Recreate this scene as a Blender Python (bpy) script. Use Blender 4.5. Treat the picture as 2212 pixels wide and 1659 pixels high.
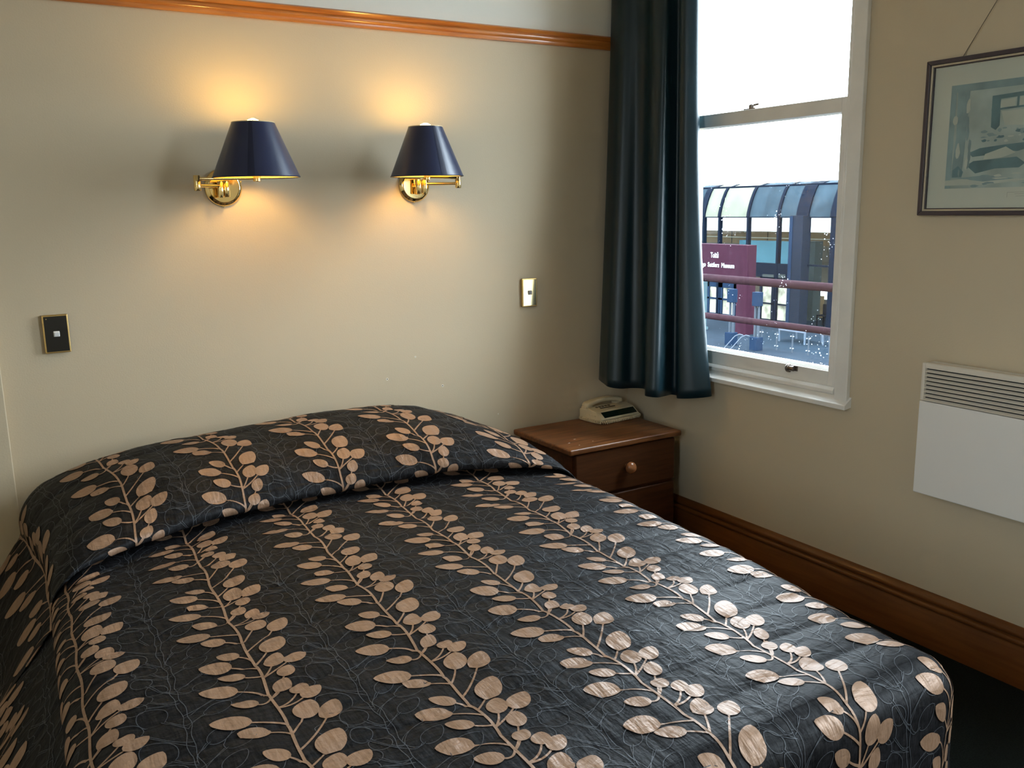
import bpy, bmesh, math, random
import numpy as np
from mathutils import Vector, Matrix, Euler

# ------------------------------------------------------------------ scene, camera, light
for _o in list(bpy.data.objects):
    bpy.data.objects.remove(_o, do_unlink=True)
scene = bpy.context.scene
COL = scene.collection

CAM_LOC = (-2.676, -3.348, 1.5)
YAW, PITCH, ROLL, FPX = 0.544208, 0.195364, -0.017849, 1943.06
cam_data = bpy.data.cameras.new('camera')
cam_data.sensor_fit = 'HORIZONTAL'
cam_data.sensor_width = 36.0
cam_data.lens = 36.0 * FPX / 2212.0
cam_data.clip_start = 0.05
cam_data.clip_end = 500
cam = bpy.data.objects.new('camera', cam_data)
COL.objects.link(cam)
_f = Vector((math.sin(YAW) * math.cos(PITCH), math.cos(YAW) * math.cos(PITCH), -math.sin(PITCH)))
_r = Vector((math.cos(YAW), -math.sin(YAW), 0))
_u = _r.cross(_f)
_r2 = _r * math.cos(ROLL) + _u * math.sin(ROLL)
_u2 = -_r * math.sin(ROLL) + _u * math.cos(ROLL)
cam.matrix_world = Matrix(((_r2.x, _u2.x, -_f.x, CAM_LOC[0]), (_r2.y, _u2.y, -_f.y, CAM_LOC[1]),
                           (_r2.z, _u2.z, -_f.z, CAM_LOC[2]), (0, 0, 0, 1)))
scene.camera = cam

SKY = 25.0
world = bpy.data.worlds.new('sky')
scene.world = world
world.use_nodes = True
_bg = world.node_tree.nodes['Background']
_bg.inputs['Color'].default_value = (0.77, 0.89, 1.0, 1)
_bg.inputs['Strength'].default_value = SKY

def portal(yc, zc, w, h, left=False):
    d = bpy.data.lights.new('window_portal', 'AREA')
    d.shape = 'RECTANGLE'
    d.size, d.size_y = w, h
    d.cycles.is_portal = True
    o = bpy.data.objects.new('window_portal', d)
    COL.objects.link(o)
    if left:
        o.matrix_world = Matrix(((0, 0, -1, -4.04), (-1, 0, 0, yc), (0, 1, 0, zc), (0, 0, 0, 1)))
    else:
        o.matrix_world = Matrix(((0, 0, 1, 0.14), (1, 0, 0, yc), (0, 1, 0, zc), (0, 0, 0, 1)))
portal(-0.721, 1.81, 1.0, 2.05)
portal(-3.10, 1.81, 1.0, 2.05)
portal(-3.35, 1.81, .50, 2.05, True)

scene.view_settings.view_transform = 'Standard'
scene.view_settings.look = 'None'
scene.view_settings.gamma = 1.0
scene.view_settings.use_curve_mapping = False
scene.view_settings.exposure = 0.0
cy = scene.cycles
cy.use_denoising = True
try:
    cy.denoiser = 'OPENIMAGEDENOISE'
    cy.denoising_input_passes = 'RGB_ALBEDO_NORMAL'
except Exception:
    pass
cy.max_bounces = 8
cy.diffuse_bounces = 5
cy.glossy_bounces = 4
cy.transparent_max_bounces = 12
cy.use_adaptive_sampling = True
cy.adaptive_threshold = 0.09
cy.adaptive_min_samples = 16
cy.sample_clamp_indirect = 6.0
cy.caustics_reflective = False
cy.caustics_refractive = False

# ------------------------------------------------------------------ materials
def newmat(name):
    m = bpy.data.materials.new(name)
    m.use_nodes = True
    return m, m.node_tree.nodes, m.node_tree.links, m.node_tree.nodes['Principled BSDF']

def mat(name, col, rough=0.5, metal=0.0, spec=0.5, var=0.0, vscale=8.0, bump=0.0, bscale=60.0, stretch=(1, 1, 1),
        coat=0.0, sheen=0.0, emit=0.0, aniso=0.0):
    m, N, L, b = newmat(name)
    c = (*col, 1)
    b.inputs['Base Color'].default_value = c
    b.inputs['Roughness'].default_value = rough
    b.inputs['Metallic'].default_value = metal
    b.inputs['Specular IOR Level'].default_value = spec
    b.inputs['Coat Weight'].default_value = coat
    b.inputs['Coat Roughness'].default_value = 0.12
    b.inputs['Sheen Weight'].default_value = sheen
    b.inputs['Anisotropic'].default_value = aniso
    if emit:
        b.inputs['Emission Color'].default_value = c
        b.inputs['Emission Strength'].default_value = emit
    if var or bump:
        tc = N.new('ShaderNodeTexCoord')
        mp = N.new('ShaderNodeMapping')
        mp.inputs['Scale'].default_value = stretch
        L.new(tc.outputs['Object'], mp.inputs['Vector'])
    if var:
        n = N.new('ShaderNodeTexNoise')
        n.inputs['Scale'].default_value = vscale
        n.inputs['Detail'].default_value = 5
        L.new(mp.outputs['Vector'], n.inputs['Vector'])
        r = N.new('ShaderNodeValToRGB')
        r.color_ramp.elements[0].position = 0.3
        r.color_ramp.elements[1].position = 0.7
        r.color_ramp.elements[0].color = (*[max(0, x * (1 - var)) for x in col], 1)
        r.color_ramp.elements[1].color = (*[min(1, x * (1 + var)) for x in col], 1)
        L.new(n.outputs['Fac'], r.inputs['Fac'])
        L.new(r.outputs['Color'], b.inputs['Base Color'])
    if bump:
        n2 = N.new('ShaderNodeTexNoise')
        n2.inputs['Scale'].default_value = bscale
        n2.inputs['Detail'].default_value = 4
        L.new(mp.outputs['Vector'], n2.inputs['Vector'])
        bp = N.new('ShaderNodeBump')
        bp.inputs['Strength'].default_value = bump
        bp.inputs['Distance'].default_value = 0.01
        L.new(n2.outputs['Fac'], bp.inputs['Height'])
        L.new(bp.outputs['Normal'], b.inputs['Normal'])
    return m

def wood(name, dark, light, axis, rough=0.3, coat=0.4, scale=5.0, spec=0.5):
    """grain stretched along one axis (0 x, 1 y, 2 z)"""
    m, N, L, b = newmat(name)
    tc = N.new('ShaderNodeTexCoord')
    mp = N.new('ShaderNodeMapping')
    s = [9.0, 9.0, 9.0]
    s[axis] = 0.8
    mp.inputs['Scale'].default_value = s
    L.new(tc.outputs['Object'], mp.inputs['Vector'])
    n = N.new('ShaderNodeTexNoise')
    n.inputs['Scale'].default_value = scale
    n.inputs['Detail'].default_value = 7
    n.inputs['Distortion'].default_value = 0.6
    L.new(mp.outputs['Vector'], n.inputs['Vector'])
    r = N.new('ShaderNodeValToRGB')
    r.color_ramp.elements[0].position = 0.32
    r.color_ramp.elements[1].position = 0.68
    r.color_ramp.elements[0].color = (*dark, 1)
    r.color_ramp.elements[1].color = (*light, 1)
    L.new(n.outputs['Fac'], r.inputs['Fac'])
    L.new(r.outputs['Color'], b.inputs['Base Color'])
    b.inputs['Roughness'].default_value = rough
    b.inputs['Coat Weight'].default_value = coat
    b.inputs['Coat Roughness'].default_value = 0.15
    b.inputs['Specular IOR Level'].default_value = spec
    return m

def glass(name, tint=(1, 1, 1), dust=0.0, refl=1.0):
    m = bpy.data.materials.new(name)
    m.use_nodes = True
    N, L = m.node_tree.nodes, m.node_tree.links
    N.clear()
    out = N.new('ShaderNodeOutputMaterial')
    tr = N.new('ShaderNodeBsdfTransparent')
    tr.inputs['Color'].default_value = (*tint, 1)
    gl = N.new('ShaderNodeBsdfGlossy')
    gl.inputs['Roughness'].default_value = 0.02
    fr = N.new('ShaderNodeLayerWeight')
    fr.inputs['Blend'].default_value = 0.5
    pw = N.new('ShaderNodeMath')
    pw.operation = 'POWER'
    pw.inputs[1].default_value = 5.0
    L.new(fr.outputs['Facing'], pw.inputs[0])
    mul = N.new('ShaderNodeMath')
    mul.operation = 'MULTIPLY_ADD'
    mul.inputs[1].default_value = 0.95 * refl
    mul.inputs[2].default_value = 0.03 * refl
    L.new(pw.outputs[0], mul.inputs[0])
    mx = N.new('ShaderNodeMixShader')
    L.new(mul.outputs[0], mx.inputs[0])
    L.new(tr.outputs[0], mx.inputs[1])
    L.new(gl.outputs[0], mx.inputs[2])
    last = mx
    if dust:
        tc = N.new('ShaderNodeTexCoord')
        v = N.new('ShaderNodeTexVoronoi')
        v.inputs['Scale'].default_value = 130
        L.new(tc.outputs['Object'], v.inputs['Vector'])
        n = N.new('ShaderNodeTexNoise')
        n.inputs['Scale'].default_value = 6
        L.new(tc.outputs['Object'], n.inputs['Vector'])
        sep = N.new('ShaderNodeSeparateColor')
        L.new(v.outputs['Color'], sep.inputs[0])
        # only a few cells carry a speck, and its size differs
        m1 = N.new('ShaderNodeMath'); m1.operation = 'MULTIPLY'
        L.new(sep.outputs[0], m1.inputs[0]); L.new(n.outputs['Fac'], m1.inputs[1])
        m2 = N.new('ShaderNodeMath'); m2.operation = 'SUBTRACT'
        L.new(m1.outputs[0], m2.inputs[0]); m2.inputs[1].default_value = 0.47
        m3 = N.new('ShaderNodeMath'); m3.operation = 'MULTIPLY'
        L.new(m2.outputs[0], m3.inputs[0]); m3.inputs[1].default_value = 1.6
        m4 = N.new('ShaderNodeMath'); m4.operation = 'LESS_THAN'
        L.new(v.outputs['Distance'], m4.inputs[0]); L.new(m3.outputs[0], m4.inputs[1])
        m5 = N.new('ShaderNodeMath'); m5.operation = 'MULTIPLY'
        L.new(m4.outputs[0], m5.inputs[0]); m5.inputs[1].default_value = dust
        df = N.new('ShaderNodeBsdfTranslucent')
        df.inputs['Color'].default_value = (0.7, 0.72, 0.75, 1)
        mx2 = N.new('ShaderNodeMixShader')
        L.new(m5.outputs[0], mx2.inputs[0])
        L.new(last.outputs[0], mx2.inputs[1])
        L.new(df.outputs[0], mx2.inputs[2])
        last = mx2
    L.new(last.outputs[0], out.inputs['Surface'])
    return m

M = {}
M['wall'] = mat('wall_paint', (0.565, 0.468, 0.328), 0.62, bump=0.05, bscale=180, spec=0.35)
M['frieze'] = mat('pale_frieze_paint', (0.86, 0.82, 0.72), 0.7, bump=0.05, bscale=180, spec=0.35)
M['ceiling'] = mat('ceiling_paint', (0.78, 0.76, 0.70), 0.8)
M['white_paint'] = mat('white_gloss_paint', (0.78, 0.75, 0.70), 0.35, var=0.04, vscale=12)
M['carpet'] = mat('dark_carpet', (0.010, 0.013, 0.011), 0.95, var=0.4, vscale=220, bump=0.8, bscale=320, spec=0.1)
M['rail_wood'] = wood('varnished_rail_timber', (0.40, 0.125, 0.022), (0.60, 0.22, 0.045), 0, rough=0.28, coat=0.5)
M['skirt_wood'] = wood('varnished_skirting_timber', (0.115, 0.038, 0.008), (0.17, 0.060, 0.014), 1, rough=0.40, coat=0.10, spec=0.3)
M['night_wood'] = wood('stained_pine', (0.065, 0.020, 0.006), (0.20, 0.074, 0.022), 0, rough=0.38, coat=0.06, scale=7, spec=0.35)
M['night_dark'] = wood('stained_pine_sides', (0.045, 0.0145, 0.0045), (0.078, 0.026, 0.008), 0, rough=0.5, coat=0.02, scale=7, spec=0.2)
M['knob_wood'] = wood('turned_knob_wood', (0.24, 0.085, 0.03), (0.33, 0.125, 0.045), 1, rough=0.25, coat=0.6)
M['brass'] = mat('polished_brass', (0.88, 0.66, 0.30), 0.12, metal=1.0)
M['brass_mirror'] = mat('mirror_brass', (0.90, 0.80, 0.52), 0.07, metal=1.0)
M['brass_dull'] = mat('brushed_brass', (0.68, 0.48, 0.2), 0.3, metal=1.0)
M['shade'] = mat('navy_satin_shade', (0.011, 0.019, 0.062), 0.36, spec=0.75, sheen=0.0, bump=0.03, bscale=300)
M['shade_seam'] = mat('navy_shade_seam', (0.007, 0.011, 0.036), 0.45, spec=0.5)
M['lining'] = mat('gold_shade_lining', (0.75, 0.62, 0.36), 0.5)
M['bulb'] = mat('lit_bulb', (1.0, 0.64, 0.17), 0.4, emit=100.0)
M['dark_reflection'] = mat('dark_reflection_plate', (0.004, 0.004, 0.005), 0.12)  # dark room mirrored in the brass face, painted on as black
M['white_plastic'] = mat('white_plastic', (0.82, 0.82, 0.82), 0.3)
M['grey_plastic'] = mat('grey_plastic', (0.35, 0.35, 0.37), 0.35)
M['phone'] = mat('cream_plastic', (0.62, 0.53, 0.36), 0.38, var=0.05, vscale=20)
M['phone_dark'] = mat('dark_phone_buttons', (0.05, 0.038, 0.022), 0.4)
M['phone_panel'] = mat('dark_green_phone_panel', (0.006, 0.016, 0.012), 0.18)
M['curtain'] = mat('dark_teal_curtain', (0.005, 0.018, 0.025), 0.38, spec=0.4, sheen=0.0, bump=0.04, bscale=400)
M['heater'] = mat('white_enamel', (0.80, 0.77, 0.73), 0.38)
M['heater_top'] = mat('yellowed_enamel', (0.70, 0.63, 0.53), 0.4)
M['dark'] = mat('dark_gap', (0.01, 0.01, 0.01), 0.8)
M['frame_wood'] = mat('dark_plum_frame', (0.055, 0.04, 0.05), 0.35)
M['frame_gilt'] = mat('pale_gilt_fillet', (0.55, 0.48, 0.36), 0.35, metal=0.4)
M['mount'] = mat('cream_mount_board', (0.60, 0.60, 0.53), 0.7)
M['print'] = mat('watercolour_wash', (0.40, 0.46, 0.44), 0.6, var=0.22, vscale=9)
M['print_dark'] = mat('watercolour_teal', (0.13, 0.22, 0.25), 0.6, var=0.25, vscale=16)
M['print_mid'] = mat('watercolour_mid', (0.25, 0.34, 0.36), 0.6, var=0.2, vscale=14)
M['print_pale'] = mat('watercolour_pale', (0.52, 0.55, 0.49), 0.6, var=0.1, vscale=12)
M['ink'] = mat('faint_ink', (0.38, 0.37, 0.33), 0.7)
M['picture_glass'] = glass('picture_glass', (0.97, 0.98, 0.97), refl=0.6)
M['pane'] = glass('window_pane', (0.97, 0.985, 0.98), dust=0.5)
M['pane_clean'] = glass('clean_window_pane', (0.97, 0.985, 0.98))
M['steel'] = mat('tarnished_metal', (0.20, 0.17, 0.15), 0.35, metal=0.9)
M['wire'] = mat('hanging_wire', (0.10, 0.08, 0.06), 0.5, metal=0.5)

# bed textiles share one wrinkle relief so print and ground crease together
def cloth(name, col, rough, spec, var=0.0, metal=0.0, sheen=0.0, crease=0.4):
    m, N, L, b = newmat(name)
    b.inputs['Base Color'].default_value = (*col, 1)
    b.inputs['Roughness'].default_value = rough
    b.inputs['Specular IOR Level'].default_value = spec
    b.inputs['Metallic'].default_value = metal
    b.inputs['Sheen Weight'].default_value = sheen
    b.inputs['Sheen Roughness'].default_value = 0.4
    tc = N.new('ShaderNodeTexCoord')
    mp = N.new('ShaderNodeMapping')
    mp.inputs['Scale'].default_value = (1.0, 2.6, 1.6)
    L.new(tc.outputs['Object'], mp.inputs['Vector'])
    n1 = N.new('ShaderNodeTexNoise'); n1.inputs['Scale'].default_value = 9; n1.inputs['Detail'].default_value = 4
    n1.inputs['Distortion'].default_value = 0.8
    L.new(mp.outputs['Vector'], n1.inputs['Vector'])
    mp2 = N.new('ShaderNodeMapping')
    mp2.inputs['Scale'].default_value = (3.0, 0.7, 1.0)
    L.new(tc.outputs['Object'], mp2.inputs['Vector'])
    n3 = N.new('ShaderNodeTexNoise'); n3.inputs['Scale'].default_value = 14; n3.inputs['Detail'].default_value = 3
    L.new(mp2.outputs['Vector'], n3.inputs['Vector'])
    ad = N.new('ShaderNodeMath'); ad.operation = 'ADD'
    L.new(n1.outputs['Fac'], ad.inputs[0]); L.new(n3.outputs['Fac'], ad.inputs[1])
    b1 = N.new('ShaderNodeBump'); b1.inputs['Strength'].default_value = crease; b1.inputs['Distance'].default_value = 0.012
    L.new(ad.outputs[0], b1.inputs['Height'])
    n2 = N.new('ShaderNodeTexNoise'); n2.inputs['Scale'].default_value = 260; n2.inputs['Detail'].default_value = 2
    L.new(tc.outputs['Object'], n2.inputs['Vector'])
    b2 = N.new('ShaderNodeBump'); b2.inputs['Strength'].default_value = 0.12; b2.inputs['Distance'].default_value = 0.002
    L.new(n2.outputs['Fac'], b2.inputs['Height'])
    L.new(b1.outputs['Normal'], b2.inputs['Normal'])
    L.new(b2.outputs['Normal'], b.inputs['Normal'])
    if var:
        n4 = N.new('ShaderNodeTexNoise'); n4.inputs['Scale'].default_value = 42; n4.inputs['Detail'].default_value = 9
        n4.inputs['Roughness'].default_value = 0.75
        L.new(mp.outputs['Vector'], n4.inputs['Vector'])
        r = N.new('ShaderNodeValToRGB')
        r.color_ramp.elements[0].position = 0.35; r.color_ramp.elements[1].position = 0.72
        r.color_ramp.elements[0].color = (*[x * (1 - var) for x in col], 1)
        r.color_ramp.elements[1].color = (*[x * (1 + var) for x in col], 1)
        L.new(n4.outputs['Fac'], r.inputs['Fac'])
        L.new(r.outputs['Color'], b.inputs['Base Color'])
    return m
M['quilt'] = cloth('black_jacquard_quilt', (0.0105, 0.0100, 0.0112), 0.56, 0.12, var=0.75)
M['leaf'] = cloth('bronze_satin_leaf', (0.30, 0.178, 0.110), 0.46, 0.38, var=0.12, metal=0.15, crease=0.5)
M['thread'] = cloth('grey_outline_thread', (0.066, 0.071, 0.080), 0.5, 0.2)
M['ticking'] = mat('mattress_ticking', (0.5, 0.48, 0.44), 0.8)

# outdoors
M['rail_paint'] = mat('maroon_rail_paint', (0.0190, 0.0091, 0.0124), 0.9, spec=0.03, var=0.2, vscale=30)
M['deck'] = mat('verandah_boards', (0.0272, 0.0243, 0.0219), 0.9, spec=0.03)
M['plaza'] = mat('grey_plaza_paving', (0.0075, 0.0115, 0.0169), 0.9, spec=0.03, var=0.15, vscale=2)
M['maroon'] = mat('maroon_sign_wall', (0.0169, 0.0054, 0.0099), 0.9, spec=0.03, var=0.1, vscale=3)
M['sign_white'] = mat('white_sign_letters', (0.2177, 0.2177, 0.2177), 0.9, spec=0.03)
M['mullion'] = mat('dark_blue_steel', (0.0020, 0.0036, 0.0075), 0.9, spec=0.03)
M['column_grey'] = mat('grey_blue_column', (0.0054, 0.0075, 0.0124), 0.9, spec=0.03)
M['roof_grey'] = mat('blue_grey_vault_panel', (0.0125, 0.0200, 0.0263), 0.9, spec=0.03, var=0.3, vscale=1.2)
M['roof_sky_glare'] = mat('sky_glare_vault_panel', (0.075, 0.078, 0.060), 0.9, spec=0.03, var=0.12, vscale=1.2)  # pale tone paints the sky reflected in these vault bays
M['tan'] = mat('tan_interior_wall', (0.0710, 0.0450, 0.0231), 0.9, spec=0.03)
M['cream_int'] = mat('cream_interior_wall', (0.0544, 0.0450, 0.0343), 0.9, spec=0.03, var=0.1, vscale=0.7)
M['pale_line'] = mat('pale_trim', (0.1634, 0.1497, 0.1142), 0.9, spec=0.03)
M['cyan'] = mat('cyan_panel', (0.0360, 0.0760, 0.0880), 0.9, spec=0.03)
M['pillar'] = mat('grey_green_pillar', (0.0206, 0.0240, 0.0231), 0.9, spec=0.03)
M['bright'] = mat('bright_clerestory', (1.0, 0.99, 0.94), 0.5, emit=1.6)
M['door_pane'] = mat('door_pane_reflection', (0.17, 0.165, 0.125), 0.9, spec=0.03, var=0.85, vscale=1.6)  # opaque; daylight in the door glass is put into the colour
M['ext_pane'] = glass('museum_pane', (0.92, 0.96, 0.98), refl=0.08)
M['blue_post'] = mat('blue_post_paint', (0.0050, 0.0105, 0.0220), 0.9, spec=0.03)
M['pale_blue'] = mat('pale_blue_post', (0.0461, 0.0710, 0.0788), 0.9, spec=0.03)
M['bench_white'] = mat('pale_table_paint', (0.0544, 0.0628, 0.0788), 0.9, spec=0.03)
M['bench_wood'] = mat('table_slats', (0.0231, 0.0190, 0.0190), 0.9, spec=0.03)
M['steel_ext'] = mat('stainless_post', (0.0272, 0.0326, 0.0407), 0.9, spec=0.03)
M['bal_glass'] = glass('balustrade_glass', (0.90, 0.95, 0.97), refl=0.08)
M['chair_dark'] = mat('dark_chair', (0.0029, 0.0029, 0.0046), 0.9, spec=0.03)

# ------------------------------------------------------------------ mesh helpers
class MB:
    def __init__(s):
        s.v, s.f = [], []
    def add(s, vs, fs):
        k = len(s.v)
        s.v += [tuple(map(float, p)) for p in vs]
        s.f += [tuple(i + k for i in q) for q in fs]
        return s
    def box(s, x0, x1, y0, y1, z0, z1):
        x0, x1 = sorted((x0, x1)); y0, y1 = sorted((y0, y1)); z0, z1 = sorted((z0, z1))
        return s.add([(x0, y0, z0), (x1, y0, z0), (x1, y1, z0), (x0, y1, z0), (x0, y0, z1), (x1, y0, z1), (x1, y1, z1), (x0, y1, z1)],
                     [(0, 3, 2, 1), (4, 5, 6, 7), (0, 1, 5, 4), (1, 2, 6, 5), (2, 3, 7, 6), (3, 0, 4, 7)])
    def prism(s, poly, axis, a, b):
        """poly of 2-D points in the two other axes (cyclic order), extruded along axis from a to b"""
        n = len(poly)
        def P(q, t):
            if axis == 0: return (t, q[0], q[1])
            if axis == 1: return (q[0], t, q[1])
            return (q[0], q[1], t)
        vs = [P(q, a) for q in poly] + [P(q, b) for q in poly]
        fs = [tuple(range(n))[::-1], tuple(range(n, 2 * n))]
        fs += [(i, (i + 1) % n, n + (i + 1) % n, n + i) for i in range(n)]
        return s.add(vs, fs)
    def tube(s, pts, rad, n=10, cap=True):
        pts = [Vector(p) for p in pts]
        R = rad if isinstance(rad, (list, tuple)) else [rad] * len(pts)
        rings = []
        ref = None
        for i, p in enumerate(pts):
            t = (pts[min(i + 1, len(pts) - 1)] - pts[max(i - 1, 0)]).normalized()
            if ref is None:
                ref = t.orthogonal().normalized()
            ref = (ref - t * ref.dot(t)).normalized()
            b = t.cross(ref)
            rings.append([p + (ref * math.cos(2 * math.pi * k / n) + b * math.sin(2 * math.pi * k / n)) * R[i] for k in range(n)])
        vs = [q for r in rings for q in r]
        fs = []
        for i in range(len(pts) - 1):
            for k in range(n):
                fs.append((i * n + k, i * n + (k + 1) % n, (i + 1) * n + (k + 1) % n, (i + 1) * n + k))
        if cap:
            fs.append(tuple(range(n))[::-1])
            fs.append(tuple((len(pts) - 1) * n + k for k in range(n)))
        return s.add(vs, fs)
    def lathe(s, prof, org, axis=2, n=32, cap=True):
        """prof: (radius, height) pairs about an axis through org"""
        vs, fs = [], []
        for r, h in prof:
            for k in range(n):
                a = 2 * math.pi * k / n
                c, d = r * math.cos(a), r * math.sin(a)
                p = [(h, c, d), (c, h, d), (c, d, h)][axis]
                vs.append((org[0] + p[0], org[1] + p[1], org[2] + p[2]))
        for i in range(len(prof) - 1):
            for k in range(n):
                fs.append((i * n + k, i * n + (k + 1) % n, (i + 1) * n + (k + 1) % n, (i + 1) * n + k))
        if cap:
            fs.append(tuple(range(n))[::-1])
            fs.append(tuple((len(prof) - 1) * n + k for k in range(n)))
        return s.add(vs, fs)
    def build(s, name, m, parent=None, smooth=False, bevel=0.0, seg=2, angle=40):
        me = bpy.data.meshes.new(name)
        me.from_pydata(s.v, [], s.f)
        bm = bmesh.new(); bm.from_mesh(me)
        bmesh.ops.recalc_face_normals(bm, faces=bm.faces)
        bm.to_mesh(me); bm.free()
        me.materials.append(M[m] if isinstance(m, str) else m)
        o = bpy.data.objects.new(name, me)
        COL.objects.link(o)
        if parent is not None:
            o.parent = parent
            o.matrix_parent_inverse = parent.matrix_basis.inverted()
        if smooth:
            for p in me.polygons: p.use_smooth = True
            me.set_sharp_from_angle(angle=math.radians(angle))
        if bevel:
            md = o.modifiers.new('bevel', 'BEVEL')
            md.width = bevel; md.segments = seg; md.limit_method = 'ANGLE'; md.angle_limit = math.radians(35)
        return o

def empty(name, loc, label=None, cat=None, group=None, kind=None):
    o = bpy.data.objects.new(name, None)
    o.empty_display_size = 0.1
    COL.objects.link(o)
    o.location = loc
    return tag(o, label, cat, group, kind)

def tag(o, label=None, cat=None, group=None, kind=None):
    if label: o['label'] = label
    if cat: o['category'] = cat
    if group: o['group'] = group
    if kind: o['kind'] = kind
    return o

def struct(o): return tag(o, kind='structure')

# ------------------------------------------------------------------ room shell
RX0, RY0, CZ = -3.9, -4.4, 3.1
WIN = [-0.721, -3.10]            # window centres on the right wall; the second is unseen, added for daylight
HW, HZ0, HZ1 = 0.497, 0.79, 2.83  # half width and height of the opening
struct(MB().box(RX0 - .2, .25, RY0 - .2, .2, -.15, 0).build('floor', 'carpet'))
struct(MB().box(RX0 - .2, .25, RY0 - .2, .2, CZ, CZ + .15).build('ceiling', 'ceiling'))
struct(MB().box(RX0 - .2, .25, 0, .2, 0, 2.19).build('wall_back', 'wall'))
struct(MB().box(RX0 - .2, .25, 0, .2, 2.19, CZ).build('wall_back_frieze', 'frieze'))
LWIN, LS = [-3.35], .5           # narrow unseen window added in the left wall for fill daylight
w = MB().box(RX0 - .2, RX0, LWIN[0] + HW * LS, 0, 0, CZ).box(RX0 - .2, RX0, RY0 - .2, LWIN[0] - HW * LS, 0, CZ)
w.box(RX0 - .2, RX0, LWIN[0] - HW * LS, LWIN[0] + HW * LS, 0, HZ0).box(RX0 - .2, RX0, LWIN[0] - HW * LS, LWIN[0] + HW * LS, HZ1, CZ)
struct(w.build('wall_left', 'wall'))
struct(MB().box(RX0, .25, RY0 - .2, RY0, 0, CZ).build('wall_front', 'wall'))
struct(MB().box(RX0, -2.605, -.04, 0, 0, CZ).build('wall_left_pier', 'wall', bevel=.003))
w = MB()
edges = [0.0]
for c in WIN: edges += [c + HW, c - HW]
edges.append(RY0)
for i in range(0, len(edges), 2):
    w.box(0, .25, edges[i + 1], edges[i], 0, CZ)
for c in WIN:
    w.box(0, .25, c - HW, c + HW, 0, HZ0)
    w.box(0, .25, c - HW, c + HW, HZ1, CZ)
struct(w.build('wall_right', 'wall'))

# old screw holes and nicks left in the plaster
_wb = bpy.data.objects['wall_back']
for _x, _z, _r in ((-1.115, .895, .0035), (-1.245, .816, .0055), (-.994, .759, .0055), (-.724, .600, .003)):
    MB().lathe([(_r, 0), (_r, -.0012), (_r * .55, -.0014), (_r * .5, -.0004)], (_x, 0, _z), 1, 12).build('plaster_nick', 'frieze', _wb)
    MB().lathe([(_r * .45, 0), (_r * .45, -.0008)], (_x + _r * .2, 0, _z), 1, 10).build('screw_hole', 'dark', _wb)

# picture rail: profile in (depth from wall, z)
RAILP = [(0, 2.166), (.010, 2.166), (.013, 2.172), (.013, 2.180), (.020, 2.184), (.024, 2.190), (.022, 2.198),
         (.019, 2.200), (.030, 2.206), (.036, 2.213), (.030, 2.219), (.012, 2.2205), (0, 2.2205)]
struct(MB().prism([(-d, z) for d, z in RAILP], 0, -2.608, 0).build('trim_1', 'rail_wood', smooth=True, angle=50))
_p = MB()
_p.v = []
struct(MB().prism([(-d, z) for d, z in RAILP], 1, -2.50, -1.285).build('trim_2', M['skirt_wood'], smooth=True, angle=50))
# baseboard profile with two beads at the top
BASEP = [(0, 0), (.020, 0), (.020, .128), (.016, .132), (.016, .137), (.023, .141), (.026, .148), (.023, .155),
         (.017, .158), (.017, .162), (.022, .166), (.024, .173), (.021, .181), (.013, .186), (.010, .191), (0, .193)]
struct(MB().prism([(-d, z) for d, z in BASEP], 1, RY0, 0).build('baseboard_right', 'skirt_wood', smooth=True, angle=50))
# the back wall's board turns the prism to run along x
bb = MB()
n = len(BASEP)
bb.prism([(-d, z) for d, z in BASEP], 0, -2.608, -.026)
struct(bb.build('baseboard_back', 'skirt_wood', smooth=True, angle=50))

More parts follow.
